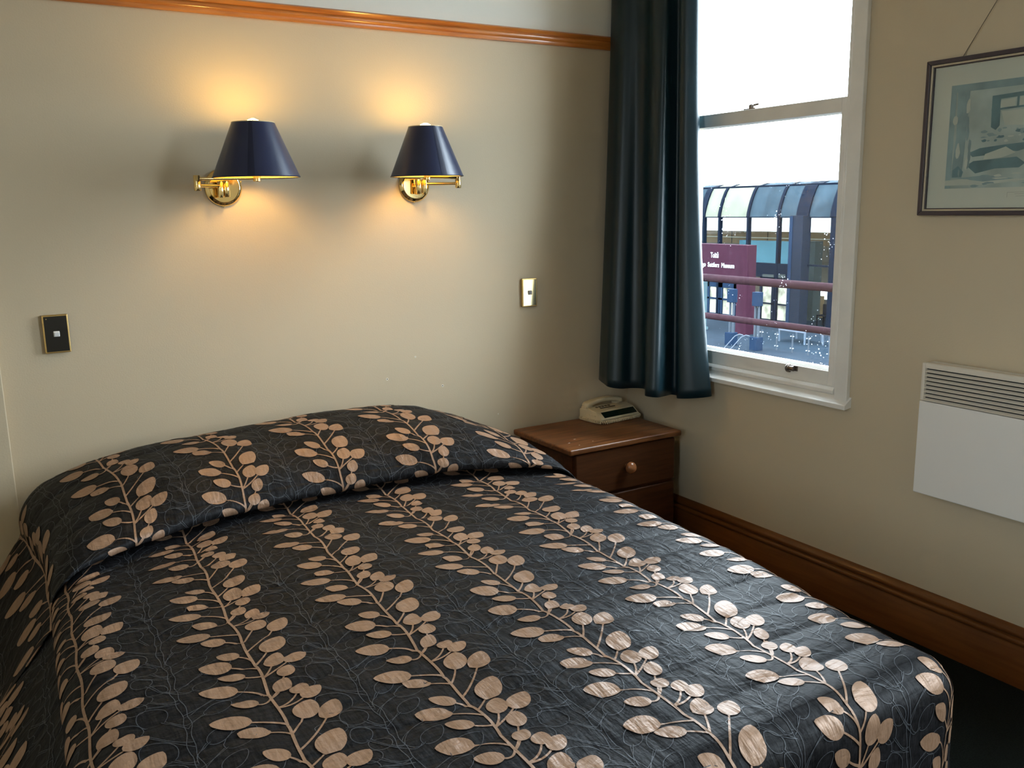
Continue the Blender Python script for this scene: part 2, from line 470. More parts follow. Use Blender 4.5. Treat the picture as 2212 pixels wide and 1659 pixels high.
# ------------------------------------------------------------------ sash windows
def sash_window(n, c):
    root = empty('window_%d' % n, (0, c, .76), kind='structure')
    def part(mb, name, m, parent=root, **k):
        return mb.build(name, m, parent, **k)
    gw = .442       # half width of the glass
    # casing boards, one by one
    part(MB().box(-.020, 0, c - .551, c - HW, .79, 2.885), 'casing', 'white_paint', bevel=.003)
    part(MB().box(-.020, 0, c + HW, c + .551, .79, 2.885), 'casing', 'white_paint', bevel=.003)
    part(MB().box(-.022, 0, c - .56, c + .56, 2.885, 2.95), 'head_casing', 'white_paint', bevel=.003)
    # jamb linings of the opening
    part(MB().box(0, .20, c - HW - .004, c - HW + .012, HZ0, HZ1), 'jamb', 'white_paint')
    part(MB().box(0, .20, c + HW - .012, c + HW + .004, HZ0, HZ1), 'jamb', 'white_paint')
    part(MB().box(0, .20, c - HW, c + HW, HZ1 - .012, HZ1 + .004), 'head_jamb', 'white_paint')
    # stops in front of the lower sash
    part(MB().box(-.004, .008, c - HW + .010, c - HW + .024, .812, 2.82), 'stop_bead', 'white_paint', bevel=.003)
    part(MB().box(-.004, .008, c + HW - .024, c + HW - .010, .812, 2.82), 'stop_bead', 'white_paint', bevel=.003)
    part(MB().prism([(-.006, .802), (-.012, .806), (-.012, .818), (-.004, .829), (.008, .829), (.008, .80)], 1, c - HW + .012, c + HW - .012),
         'bottom_bead', 'white_paint', bevel=.002)
    # sill: sloping board with a square nose
    sill = MB().prism([(-.035, .760), (-.035, .777), (-.030, .780), (.0, .803), (.05, .812), (.2, .80), (.2, .77), (0, .765)], 1, c - .558, c + .558)
    part(sill, 'sill', 'white_paint', bevel=.002)
    # lower sash
    lo = part(MB().box(.010, .046, c - gw - .036, c - gw, .812, 1.852).box(.010, .046, c + gw, c + gw + .036, .812, 1.852)
              .box(.010, .046, c - gw, c + gw, .808, .882).box(.010, .046, c - gw, c + gw, 1.802, 1.852)
              .prism([(.014, .882), (.026, .894), (.046, .894), (.046, .882)], 1, c - gw, c + gw), 'lower_sash', 'white_paint', bevel=.002)
    MB().box(.028, .031, c - gw, c + gw, .89, 1.805).build('pane', 'pane' if n == 1 else 'pane_clean', lo)
    # sash lift: a curled metal hook on a small plate
    px, py, pz = .010, c - .275, .870
    lf = MB().box(px - .004, px + .002, py - .026, py + .004, pz - .009, pz + .011)
    lf.tube([(px - .004 - .018 * math.sin(a), py + .012 - .0, pz + .013 * math.cos(a)) for a in [i * math.pi / 8 for i in range(0, 13)]], .0055, 8)
    lf.tube([(px - .010, py - .014, pz), (px - .012, py + .012, pz)], .010, 10)
    lf.build('sash_lift', 'steel', lo, smooth=True)
    up = part(MB().box(.050, .086, c - gw - .036, c - gw, 1.805, 2.815).box(.050, .086, c + gw, c + gw + .036, 1.805, 2.815)
              .box(.050, .086, c - gw, c + gw, 1.802, 1.858).box(.050, .086, c - gw, c + gw, 2.76, 2.815), 'upper_sash', 'white_paint', bevel=.002)
    MB().box(.068, .071, c - gw, c + gw, 1.855, 2.765).build('pane', 'pane_clean', up)
    lk = MB().box(.016, .044, c - .030, c + .030, 1.852, 1.857).lathe([(.012, 0), (.012, .012), (.008, .016)], (.030, c, 1.857), 2, 16)
    lk.tube([(.030, c, 1.868), (.034, c - .034, 1.871)], .0045, 8)
    lk.build('sash_lock', 'steel', lo, smooth=True)
    return root
for i, c in enumerate(WIN): sash_window(i + 1, c)
for i, c in enumerate(LWIN):
    r = sash_window(i + 3, 0.0)
    r.location = (RX0, c, .76)
    r.rotation_euler = (0, 0, math.pi)
    r.scale = (1, LS, 1)
# ------------------------------------------------------------------ bed
BT = 0.56
XL, XR, YF, BR = -2.61, -0.895, -2.365, 0.095
U0, U1, V1 = XL + BR, XR - BR, YF + 0.075
SMAX = 0.585
_py = np.array([-.05, -.058, -.085, -.13, -.20, -.29, -.38, -.46, -.53, -.585, -.620, -.634, -.632, -.612, -.575, -.556, -.572, -.615, -.67, -.74])
_pz = np.array([-.10, .35, .74, .93, 1.0, .99, .935, .83, .69, .51, .36, .25, .17, .125, .105, .055, .008, .0, .0, .0])
def _dense(y, z, n=400):
    t = np.concatenate([[0], np.cumsum(np.hypot(np.diff(y), np.diff(z) * .19))])
    tt = np.linspace(0, t[-1], n)
    # Catmull-Rom through the points
    out = []
    for a in (y, z):
        m = np.gradient(a, t)
        i = np.clip(np.searchsorted(t, tt) - 1, 0, len(t) - 2)
        h = t[i + 1] - t[i]
        s = (tt - t[i]) / h
        out.append((2 * s**3 - 3 * s**2 + 1) * a[i] + (s**3 - 2 * s**2 + s) * h * m[i] + (-2 * s**3 + 3 * s**2) * a[i + 1] + (s**3 - s**2) * h * m[i + 1])
    return tt, out[0], out[1]
_T, _Y, _Z = _dense(_py, _pz)
VHEAD = -.74 + _T[-1]           # cloth coordinate at the head end (v runs down to the foot)
_wx = np.array([-2.75, -2.61, -2.52, -2.40, -2.25, -2.0, -1.70, -1.40, -1.22, -1.08, -.98, -.91, -.84])
_ww = np.array([.08, .26, .48, .72, .88, .97, 1.0, 1.0, .93, .68, .42, .22, .10])

def sstep(a, b, x):
    t = np.clip((x - a) / (b - a), 0, 1)
    return t * t * (3 - 2 * t)

def S(u, v):
    """cloth coordinates (metres) -> point on the draped bedspread"""
    u = np.asarray(u, float); v = np.asarray(v, float)
    tt = np.clip(VHEAD - v, 0, _T[-1])
    yp = np.where(v > -.74, np.interp(tt, _T, _Y), v)
    zh = np.where(v > -.74, np.interp(tt, _T, _Z), 0.0)
    a = np.where(u < U0, u - U0, np.where(u > U1, u - U1, 0.0))
    b = np.maximum(V1 - yp, 0)
    s = np.hypot(a, b)
    ss = np.minimum(s, SMAX)
    dx = np.where(s > 1e-9, a / np.maximum(s, 1e-9), 0); dy = np.where(s > 1e-9, -b / np.maximum(s, 1e-9), 0)
    r = np.where(b > 0, BR * dx**2 + .075 * dy**2, BR)
    q = np.pi / 2 * r
    e = np.maximum(ss - q, 0)
    fl = np.where(a < 0, 0.0, .03) * dx**2 + .06 * dy**2
    th = np.minimum(ss, q) / r
    rip = np.sin(yp * 17 + 1.0) * .018 * sstep(0, .4, e) * dx**2 * (a < 0) + np.sin(u * 15) * .010 * sstep(0, .4, e) * dy**2
    hh = r * np.sin(th) + e * fl * (.5 + e) + rip + np.where(a < 0, .85 * np.maximum(e - .04, 0), 0) * dx**2
    dd = r * (1 - np.cos(th)) + e
    x = np.clip(u, U0, U1) + dx * hh
    qx = (np.clip(u, U0 - .05, U1 + .05) + 1.70) / .78
    arch = np.where(yp > -.63, yp / .63, -1.0) * (.19 * qx**2) * np.exp(-np.maximum(-.63 - yp, 0) / .45)
    y = np.maximum(yp, V1) + arch + dy * hh
    w = np.interp(x, _wx, _ww)
    hump = .185 * zh * w * (1 - sstep(.05, .45, e))
    # quilting channels run across the bed; gentle unevenness of a made bed
    ch = np.abs(np.sin(np.pi * (v + .03) / .128))
    puff = .0075 * (ch ** .40) + .0035 * np.sin(u * 7.3 + v * 3.1) + .003 * np.sin(v * 9.7 - u * 4.3 + 1.2) + .0018 * np.sin(u * 23 + v * 11)
    z = BT + hump - dd + puff * (1 - .6 * sstep(.0, .3, e))
    # whole bed stands a touch askew to the wall
    x = x + .045 * (y + 1.5) * sstep(.1, .6, -y)
    x = x - .045 * sstep(1.5, 2.3, -y) * sstep(-1.7, -.9, u)
    return np.stack([x, y, z], -1)

def Nrm(u, v):
    e = .002
    du = S(u + e, v) - S(u - e, v); dv = S(u, v + e) - S(u, v - e)
    n = np.cross(du, dv)
    return n / np.maximum(np.linalg.norm(n, axis=-1, keepdims=True), 1e-12)

def np_mesh(name, verts, faces, m, parent, smooth=True):
    me = bpy.data.meshes.new(name)
    me.from_pydata([tuple(p) for p in verts.tolist()], [], faces)
    me.materials.append(M[m])
    o = bpy.data.objects.new(name, me)
    COL.objects.link(o)
    if parent is not None:
        o.parent = parent
        o.matrix_parent_inverse = parent.matrix_basis.inverted()
    if smooth:
        me.polygons.foreach_set('use_smooth', [True] * len(me.polygons))
    return o

bed = empty('bed', (-1.72, -1.25, 0), 'double bed made up with a black quilted bedspread woven with bronze leaf sprays', 'bed')
uu = np.arange(U0 - SMAX - .01, U1 + SMAX + .011, .0075)
vv = np.concatenate([np.arange(V1 - SMAX - .01, -.74, .0065), np.linspace(-.74, VHEAD, 220)])
UU, VV = np.meshgrid(uu, vv)
PV = S(UU, VV).reshape(-1, 3)
aa = np.where(UU < U0, UU - U0, np.where(UU > U1, UU - U1, 0)); bb_ = np.maximum(V1 - VV, 0)
SS = np.hypot(aa, bb_)
nu, nv = len(uu), len(vv)
fs = []
for j in range(nv - 1):
    row = SS[j:j + 2]
    ok = (np.minimum(np.minimum(row[0, :-1], row[0, 1:]), np.minimum(row[1, :-1], row[1, 1:])) < SMAX)
    for i in np.nonzero(ok)[0]:
        fs.append((j * nu + int(i), j * nu + int(i) + 1, (j + 1) * nu + int(i) + 1, (j + 1) * nu + int(i)))
used = np.zeros(len(PV), bool); used[np.array(fs).ravel()] = True
remap = np.cumsum(used) - 1
fs = [tuple(int(remap[i]) for i in q) for q in fs]
spread = np_mesh('bedspread', PV[used], fs, 'quilt', bed)

# --- woven pattern: one spray repeats every .415 m, sprays .327 m apart
REP, PITCHX, PH = .415, .327, -1.637
random.seed(4)
RIGHT = [  # (stem t, stalk end, leaf direction, length, width)
    (0.000, (.028, .037), (.42, .90), .062, .046), (0.000, (.060, .036), (.80, .62), .060, .046),
    (0.071, (.034, .104), (.62, .78), .078, .055), (0.131, (.072, .212), (.62, .78), .064, .048),
    (0.291, (.045, .322), (.55, .83), .044, .038), (0.291, (.052, .300), (.70, .40), .050, .040),
    (0.189, (.033, .238), (.50, .86), .062, .050), (0.333, (.018, .352), (.55, .83), .046, .038),
    (0.333, (.040, .398), (.45, .89), .046, .038)]
LEFT = [
    (0.075, (-.022, .120), (-.70, .70), .056, .033), (0.045, (-.045, .086), (-.86, .50), .074, .045),
    (0.008, (-.030, .024), (-.80, .60), .058, .034), (0.347, (-.055, .391), (-.92, .40), .074, .045),
    (0.334, (-.030, .322), (-.80, .55), .058, .036), (0.234, (-.056, .264), (-.92, .42), .076, .046),
    (0.189, (-.032, .216), (-.82, .50), .060, .036)]

class Flat:
    """2-D cloth shapes, draped in one go"""
    def __init__(s): s.p, s.o, s.f = [], [], []
    def grid(s, P, off):
        n, m = len(P), len(P[0])
        k = len(s.p)
        for r in P:
            for q in r:
                s.p.append(q); s.o.append(off)
        for i in range(n - 1):
            for j in range(m - 1):
                s.f.append((k + i * m + j, k + i * m + j + 1, k + (i + 1) * m + j + 1, k + (i + 1) * m + j))
    def ribbon(s, pts, w0, w1=None, off=.0013):
        w1 = w0 if w1 is None else w1
        P = []
        for i, p in enumerate(pts):
            q0, q1 = pts[max(i - 1, 0)], pts[min(i + 1, len(pts) - 1)]
            tx, ty = q1[0] - q0[0], q1[1] - q0[1]
            l = math.hypot(tx, ty) or 1
            w = (w0 + (w1 - w0) * i / max(1, len(pts) - 1)) / 2
            P.append([(p[0] - ty / l * w, p[1] + tx / l * w), (p[0] + ty / l * w, p[1] - tx / l * w)])
        s.grid(P, off)
    def drape(s, name, m, parent):
        p = np.array(s.p)
        up = p[:, 1] > VTUCK          # the cloth over the pillows is pulled a little sideways in its tuck
        p[:, 0] -= .135 * up
        V = S(p[:, 0], p[:, 1])
        nn = Nrm(p[:, 0], p[:, 1])
        V = V + nn * np.array(s.o)[:, None]
        a = np.where(p[:, 0] < U0, p[:, 0] - U0, np.where(p[:, 0] > U1, p[:, 0] - U1, 0)); b = np.maximum(V1 - p[:, 1], 0)
        good = (np.hypot(a, b) < SMAX - .005) & (p[:, 1] < VHEAD - .004)
        f = [q for q in s.f if all(good[i] for i in q) and len({bool(up[i]) for i in q}) == 1]
        return np_mesh(name, V, f, m, parent)

def bez(a, c, b, n):
    return [((1 - t)**2 * a[0] + 2 * t * (1 - t) * c[0] + t * t * b[0], (1 - t)**2 * a[1] + 2 * t * (1 - t) * c[1] + t * t * b[1]) for t in [i / n for i in range(n + 1)]]

def leaf_w(t):
    """half-width of a leaf along its length: narrow neck, round body, blunt tip"""
    return max(.06, math.sin(math.pi * min(1, t ** .82)) ** .62) if 0 < t < 1 else (.10 if t <= 0 else .0)

def leaf_poly(base, d, L, W, n=11, m=5):
    l = math.hypot(*d); d = (d[0] / l, d[1] / l); nx, ny = -d[1], d[0]
    P = []
    for i in range(n + 1):
        t = i / n
        t = t * t * (3 - 2 * t) * .5 + t * .5
        w = W / 2 * leaf_w(t)
        P.append([(base[0] + d[0] * L * t + nx * w * k, base[1] + d[1] * L * t + ny * w * k) for k in [2 * j / (m - 1) - 1 for j in range(m)]])
    return P

VTUCK = VHEAD - float(_T[300 + int(np.argmax(_Y[300:]))])
leafs, outl = Flat(), Flat()
stems = [-1.59 + PITCHX * k for k in range(-5, 6)]
def sway(t): return .0028 * math.sin(2 * math.pi * t / REP * 2 + .6)
for sx in stems:
    k0 = int(math.floor((V1 - SMAX - PH) / REP)) - 1
    k1 = int(math.ceil((VHEAD - PH) / REP)) + 1
    for k in range(k0, k1):
        t0 = PH + k * REP
        leafs.ribbon([(sx + sway(t), t0 + t) for t in [REP * i / 36 for i in range(37)]], .0062)
        for side in (RIGHT, LEFT):
            for i, (st, en, d, L, W) in enumerate(side):
                j = lambda a: a * (1 + random.uniform(-.06, .06))
                A = (sx + sway(st), t0 + st); B = (sx + en[0], t0 + en[1])
                dd = (d[0] + random.uniform(-.08, .08), d[1] + random.uniform(-.08, .08))
                dl = math.hypot(*dd)
                C2 = (B[0] - dd[0] / dl * .6 * math.dist(A, B), B[1] - dd[1] / dl * .6 * math.dist(A, B))
                leafs.ribbon(bez(A, C2, B, 8), .0052, .0040)
                leafs.grid(leaf_poly(B, dd, j(L), j(W)), .0014 + .0003 * (i % 3))
        # the pale outline spray between two sprays: doubled stems and looped leaves
        ox = sx + PITCHX / 2
        for o2 in (-.006, .005):
            outl.ribbon([(ox + o2 + 1.2 * sway(t + .1) + .002 * math.sin(t * 90 + o2 * 900), t0 + t) for t in [REP * i / 40 for i in range(41)]], .0013)
        for side in (RIGHT, LEFT):
            for i, (st, en, d, L, W) in enumerate(side):
                mir = -1
                sc = 1.12
                A = (ox + sway(st + .1), t0 + st + .12); B = (ox + mir * en[0] * sc, t0 + en[1] + .12)
                dd = (mir * d[0] + random.uniform(-.15, .15), d[1] + random.uniform(-.15, .15))
                dl = math.hypot(*dd)
                for o2 in (-.0035, .0035):
                    A2 = (A[0], A[1] + o2 * 2); B2 = (B[0] + o2, B[1] + abs(o2))
                    C2 = (B[0] - dd[0] / dl * .7 * math.dist(A, B), B[1] - dd[1] / dl * .7 * math.dist(A, B))
                    outl.ribbon(bez(A2, C2, B2, 9), .0012)
                Pg = leaf_poly(B, dd, L * 1.05, W * 1.08, n=12, m=3)
                loop = [r[0] for r in Pg] + [r[2] for r in Pg][::-1]
                outl.ribbon(loop, .0013)
tag(leafs.drape('leaf_print', 'leaf', spread), kind='stuff')
tag(outl.drape('outline_print', 'thread', spread), kind='stuff')
# stitched seam along the foot edge
seam = Flat()
for dv_ in (0.0,):
    seam.ribbon([(x, V1 - .012) for x in np.linspace(U0 - .05, U1 + .05, 160)], .003, off=.0008)
seam.drape('seam', 'quilt', spread)
# what the spread covers: base and mattress
MB().box(-2.50, -1.02, -2.22, -.10, .04, .28).build('bed_base', 'ticking', bed, bevel=.02)
MB().box(-2.50, -1.02, -2.22, -.10, .28, .49).build('mattress', 'ticking', bed, bevel=.05, seg=4)

# ------------------------------------------------------------------ nightstand
ns = empty('nightstand', (-.37, -.25, 0), 'stained pine two-drawer nightstand in the corner beside the bed', 'nightstand')
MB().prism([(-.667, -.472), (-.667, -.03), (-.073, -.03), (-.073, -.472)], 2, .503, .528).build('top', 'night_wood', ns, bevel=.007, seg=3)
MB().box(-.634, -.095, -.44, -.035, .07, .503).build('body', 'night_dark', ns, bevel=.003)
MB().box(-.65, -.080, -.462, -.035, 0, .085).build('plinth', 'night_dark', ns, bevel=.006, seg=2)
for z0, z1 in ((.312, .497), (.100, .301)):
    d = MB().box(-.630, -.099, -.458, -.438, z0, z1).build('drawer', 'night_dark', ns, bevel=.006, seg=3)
    zc = (z0 + z1) / 2 + .006
    MB().lathe([(.012, 0), (.012, -.010), (.016, -.014), (.022, -.018), (.026, -.028), (.0245, -.038), (.017, -.045), (.005, -.048)],
               (-.366, -.457, zc), 1, 24).build('knob', 'knob_wood', d, smooth=True, angle=60)
random.seed(8)
for (x, y) in ((-.60, -.37), (-.585, -.42), (-.50, -.40), (-.545, -.33)):
    pts = [(x + .008 * math.cos(a) * random.uniform(.3, 1), y + .004 * math.sin(a) * random.uniform(.3, 1), .5283) for a in [i * math.pi / 3 for i in range(6)]]
    MB().add(pts, [tuple(range(6))]).build('paint_fleck', 'white_plastic', ns)

# ------------------------------------------------------------------ telephone
PH_ROT, PHO = math.radians(5), Vector((-.186, -.098, .528))
tel = empty('telephone', PHO, 'cream corded telephone with dark display on the nightstand', 'telephone')
tel.rotation_euler = (0, 0, PH_ROT)
bpy.context.view_layer.update()
def tpart(mb, name, m, parent=None, **k):
    o = mb.build(name, m, None, **k)
    o.parent = parent or tel
    return o
# side profile (y, z): low sloping front, high cradle at the back
prof = [(-.074, .010), (-.079, .015), (-.078, .021), (-.044, .045), (-.036, .049), (.018, .058), (.024, .052), (.062, .052), (.072, .048), (.072, .016), (.064, .010)]
body = tpart(MB().prism(prof, 0, -.118, .118), 'body', 'phone', bevel=.006, seg=3)
# dark display panel set in the sloping front
def slope(t, lift): # point on the front slope
    return (-.078 + t * .034 - lift * .58, .021 + t * .024 + lift * .82)
pa, pb = slope(.12, .0012), slope(.95, .0012)
tpart(MB().prism([pa, pb, slope(.95, -.002), slope(.12, -.002)], 0, -.092, .108), 'display_panel', 'phone_panel', body, bevel=.0008)
# handset: arched bar with two deeper ends
hs = MB()
sec = []
for i in range(25):
    t = i / 24
    x = -.112 + .222 * t
    zc = .064 + .017 * math.sin(math.pi * t) ** .8
    hgt = .010 + .006 * (abs(2 * t - 1) ** 3)
    wd = .019 + .004 * (abs(2 * t - 1) ** 2)
    if i in (0, 24): hgt *= .55; wd *= .75
    ring = [(x, .044 + wd * math.copysign(abs(math.cos(a)) ** .6, math.cos(a)), zc - .3 * (hgt - .010) + hgt * math.copysign(abs(math.sin(a)) ** .6, math.sin(a))) for a in [2 * math.pi * q / 16 for q in range(16)]]
    sec.append(ring)
vs = [p for r in sec for p in r]
fs2 = [(i * 16 + k, i * 16 + (k + 1) % 16, (i + 1) * 16 + (k + 1) % 16, (i + 1) * 16 + k) for i in range(24) for k in range(16)]
fs2 += [tuple(range(16))[::-1], tuple(24 * 16 + k for k in range(16))]
hs.add(vs, fs2)
tpart(hs, 'handset', 'phone', smooth=True, angle=60)
tpart(MB().box(-.116, -.075, .026, .064, .048, .062), 'cradle', 'phone', bevel=.005)
tpart(MB().box(.070, .112, .026, .064, .048, .062), 'cradle', 'phone', bevel=.005)
def top_z(y): return .049 + (y + .036) / .054 * .009
for i in range(5):
    x, y = -.070 + .0185 * i, .007
    tpart(MB().lathe([(.0070, 0), (.0070, .0022), (.005, .003)], (x, y, top_z(y) - .0004), 2, 14), 'button', 'phone_dark', body, smooth=True)
tpart(MB().prism([(-.064, -.011), (-.060, -.014), (.024, -.014), (.029, -.011), (.029, -.008), (.024, -.005), (-.060, -.005), (-.064, -.008)], 2, .0515, .0553), 'name_strip', 'phone_dark', body)
tpart(MB().box(-.028, .020, -.0262, -.0240, .0495, .0512), 'maker_mark', 'phone_dark', body)
for q in range(3):
    tpart(MB().box(-.1205, -.117, -.040 + .022 * q, -.028 + .022 * q, .026, .033), 'side_switch', 'phone', body, bevel=.001)
# coiled cord lies around the left side and the front
path = [(-.108, .070), (-.126, .055), (-.129, .01), (-.128, -.05), (-.120, -.080), (-.095, -.091), (-.02, -.092), (.06, -.091), (.108, -.086), (.125, -.070), (.127, -.045)]
pp = []
for i in range(len(path) - 1):
    for s_ in range(24):
        t = s_ / 24
        pp.append((path[i][0] * (1 - t) + path[i + 1][0] * t, path[i][1] * (1 - t) + path[i + 1][1] * t))
cum = [0]
for i in range(1, len(pp)): cum.append(cum[-1] + math.dist(pp[i], pp[i - 1]))
hel = []
NT = 46
for i in range(NT * 10 + 1):
    s_ = cum[-1] * i / (NT * 10)
    k = min(len(pp) - 2, max(0, int(np.searchsorted(cum, s_)) - 1))
    t = (s_ - cum[k]) / max(1e-9, cum[k + 1] - cum[k])
    x = pp[k][0] * (1 - t) + pp[k + 1][0] * t; y = pp[k][1] * (1 - t) + pp[k + 1][1] * t
    tx, ty = pp[k + 1][0] - pp[k][0], pp[k + 1][1] - pp[k][1]
    l = math.hypot(tx, ty) or 1
    a = 2 * math.pi * i / 10
    hel.append((x - ty / l * .0058 * math.cos(a), y + tx / l * .0058 * math.cos(a), .0086 + .0058 * math.sin(a)))
tpart(MB().tube(hel, .0025, 6), 'coiled_cord', 'phone', smooth=True)

# ------------------------------------------------------------------ light switches
def switch(x0, x1, z0, z1, face, rock, label):
    xc, zc = (x0 + x1) / 2, (z0 + z1) / 2
    r = empty('light_switch', (xc, 0, zc), label, 'light switch')
    MB().box(x0, x1, -.013, 0, z0, z1).build('frame', 'brass_dull', r, bevel=.003, seg=3)
    f = MB().box(x0 + .005, x1 - .005, -.0145, -.010, z0 + .005, z1 - .005).build('face_plate', face, r, bevel=.0008)
    MB().box(xc - .0095, xc + .0095, -.0175, -.013, zc - .0095, zc + .0095).build('rocker_surround', rock, f, bevel=.003, seg=3)
    MB().prism([(-.0175, zc - .0075), (-.0190, zc - .0075), (-.0225, zc + .005), (-.0200, zc + .0075), (-.0175, zc + .0075)], 0, xc - .0075, xc + .0075).build('rocker', rock, f, bevel=.001)
    MB().lathe([(.0016, 0), (.0016, -.0008)], (x0 + .013, -.0144, z1 - .013), 1, 10).build('screw', 'brass', f)
switch(-2.469, -2.390, 1.044, 1.172, 'dark_reflection', 'white_plastic', 'brass-rimmed light switch, dark room reflection painted on its face, with white rocker at the left of the wall')
switch(-.597, -.520, 1.064, 1.188, 'brass_mirror', 'grey_plastic', 'polished brass light switch with grey rocker near the curtain')

# ------------------------------------------------------------------ swing-arm wall lamps
def wall_lamp(px, pz, elbow, shade, flip, label, zb, zt, rb, rt, seam_ang):
    """px,pz plate centre; elbow and shade are (x,y); zb..zt shade height"""
    r = empty('wall_lamp', (px, 0, pz), label, 'wall lamp', 'swing-arm lamps over the bed')
    pl = MB().lathe([(.066, 0), (.066, -.006), (.063, -.011), (.055, -.0165), (.0535, -.0170), (.0515, -.0150), (.002, -.0150)], (px, 0, pz), 1, 48)
    plo = pl.build('wall_plate', 'brass', r, smooth=True, angle=25)
    MB().lathe([(.004, 0), (.004, -.004), (.002, -.006)], (px + .062, -.004, pz + .02), 1, 10).build('screw', 'brass', plo)
    MB().lathe([(.004, 0), (.004, -.004), (.002, -.006)], (px - .004, -.005, pz - .0655), 1, 10).build('screw', 'brass', plo)
    arm_z1, arm_z2 = pz + .004, pz + .026
    # bracket: stub from the plate with a pair of upright knuckles
    k0 = (px, -.042)
    br = MB().tube([(px, -.012, pz - .006), (px, -.045, pz - .006)], .008, 14)
    br.lathe([(.0105, -.028), (.0118, -.026), (.0118, .026), (.0105, .028)], (k0[0], k0[1], pz - .006), 2, 20)
    br.build('bracket', 'brass', r, smooth=True, angle=40)
    s = 1 if flip else -1
    hub = (px + s * .022, -.052)
    MB().lathe([(.0095, -.034), (.0105, -.032), (.0105, .020), (.0095, .022)], (hub[0], hub[1], pz - .002), 2, 20).build('pivot', 'brass', r, smooth=True, angle=40)
    MB().tube([(hub[0], hub[1], arm_z1), (elbow[0], elbow[1], arm_z1)], .0062, 12).build('lower_arm', 'brass', r, smooth=True)
    MB().lathe([(.0105, -.016), (.0118, -.014), (.0118, -.001), (.0108, 0), (.0118, .001), (.0118, .034), (.0105, .036)], (elbow[0], elbow[1], arm_z1 - .002), 2, 20).build('elbow_joint', 'brass', r, smooth=True, angle=40)
    MB().tube([(elbow[0], elbow[1], arm_z2), (shade[0], shade[1], arm_z2)], .0055, 12).build('upper_arm', 'brass', r, smooth=True)
    # socket under the bulb
    MB().lathe([(.011, -.012), (.013, -.010), (.013, .012), (.017, .016), (.017, .060), (.014, .064)], (shade[0], shade[1], arm_z2), 2, 20).build('socket', 'brass', r, smooth=True, angle=40)
    # shade: outer cloth, lining and seam
    n = 64
    def cone(rb_, rt_, z0, z1, a0=0, a1=2 * math.pi, m=n, rows=8):
        mb = MB(); vs, fs = [], []
        full = abs(a1 - a0 - 2 * math.pi) < 1e-6
        kk = m if full else m + 1
        for i in range(rows + 1):
            t = i / rows
            for k in range(kk):
                a = a0 + (a1 - a0) * k / m
                rr = rb_ + (rt_ - rb_) * t
                vs.append((shade[0] + rr * math.cos(a), shade[1] + rr * math.sin(a), z0 + (z1 - z0) * t))
        for i in range(rows):
            for k in range(m):
                k2 = (k + 1) % kk
                fs.append((i * kk + k, i * kk + k2, (i + 1) * kk + k2, (i + 1) * kk + k))
        return mb.add(vs, fs)
    sh = cone(rb, rt, zb, zt).build('shade', 'shade', r, smooth=True, angle=60)
    cone(rb - .0025, rt - .0025, zb + .0005, zt - .0005).build('lining', 'lining', sh, smooth=True, angle=60)
    cone(rb + .0008, rt + .0008, zb, zt, seam_ang, seam_ang + .16, 6).build('seam', 'shade_seam', sh, smooth=True)
    for rr, z in ((rb - .001, zb), (rt - .001, zt)):
        MB().tube([(shade[0] + rr * math.cos(a), shade[1] + rr * math.sin(a), z) for a in [2 * math.pi * k / 48 for k in range(49)]], .0022, 6, cap=False).build('rim', 'shade_seam' if z == zb else 'lining', sh, smooth=True)
    # spider that carries the shade on the socket
    sp = MB()
    for a in (0.4, 2.5, 4.6):
        sp.tube([(shade[0], shade[1], zt - .045), (shade[0] + (rt - .003) * math.cos(a), shade[1] + (rt - .003) * math.sin(a), zt - .004)], .0014, 6)
    sp.build('spider', 'brass', sh)
    bz = arm_z2 + .060
    top = zt + .014 - bz
    bulb = MB().lathe([(.013, 0), (.014, .015), (.020, top * .40), (.028, top * .62), (.030, top * .74), (.027, top * .86), (.018, top * .96), (.006, top)], (shade[0], shade[1], bz), 2, 20)
    bulb.build('bulb', 'bulb', r, smooth=True, angle=60)
wall_lamp(-1.843, 1.583, (-1.957, -.115), (-1.775, -.195), False, 'swing-arm brass wall lamp with navy shade, elbow out to its left', 1.612, 1.792, .146, .071, -2.05)
wall_lamp(-1.092, 1.588, (-.945, -.10), (-1.125, -.19), True, 'swing-arm brass wall lamp with navy shade, nearer the window', 1.616, 1.797, .138, .064, -1.62)

# ------------------------------------------------------------------ curtain
TOPP = [(-.08, -.012), (-.105, -.016), (-.125, -.05), (-.135, -.10), (-.13, -.14), (-.11, -.16), (-.095, -.19), (-.09, -.22), (-.10, -.26), (-.125, -.30), (-.14, -.345), (-.13, -.39), (-.10, -.40), (-.085, -.42), (-.09, -.445), (-.122, -.462), (-.132, -.500), (-.10, -.532), (-.075, -.528)]
BOTP = [(-.09, -.012), (-.15, -.02), (-.215, -.06), (-.262, -.165), (-.27, -.21), (-.235, -.245), (-.185, -.25), (-.155, -.29), (-.175, -.345), (-.235, -.42), (-.285, -.48), (-.262, -.523), (-.20, -.50), (-.14, -.475), (-.125, -.50), (-.165, -.545), (-.13, -.60), (-.07, -.635), (-.05, -.62)]
def cr(P, n):
    P = np.array(P); t = np.linspace(0, len(P) - 1, n); i = np.clip(t.astype(int), 0, len(P) - 2); s = (t - i)[:, None]
    m = np.gradient(P, axis=0)
    return (2 * s**3 - 3 * s**2 + 1) * P[i] + (s**3 - 2 * s**2 + s) * m[i] + (-2 * s**3 + 3 * s**2) * P[i + 1] + (s**3 - s**2) * m[i + 1]
NC, NRW = 150, 60
ct, cb = cr(TOPP, NC), cr(BOTP, NC)
rows = []
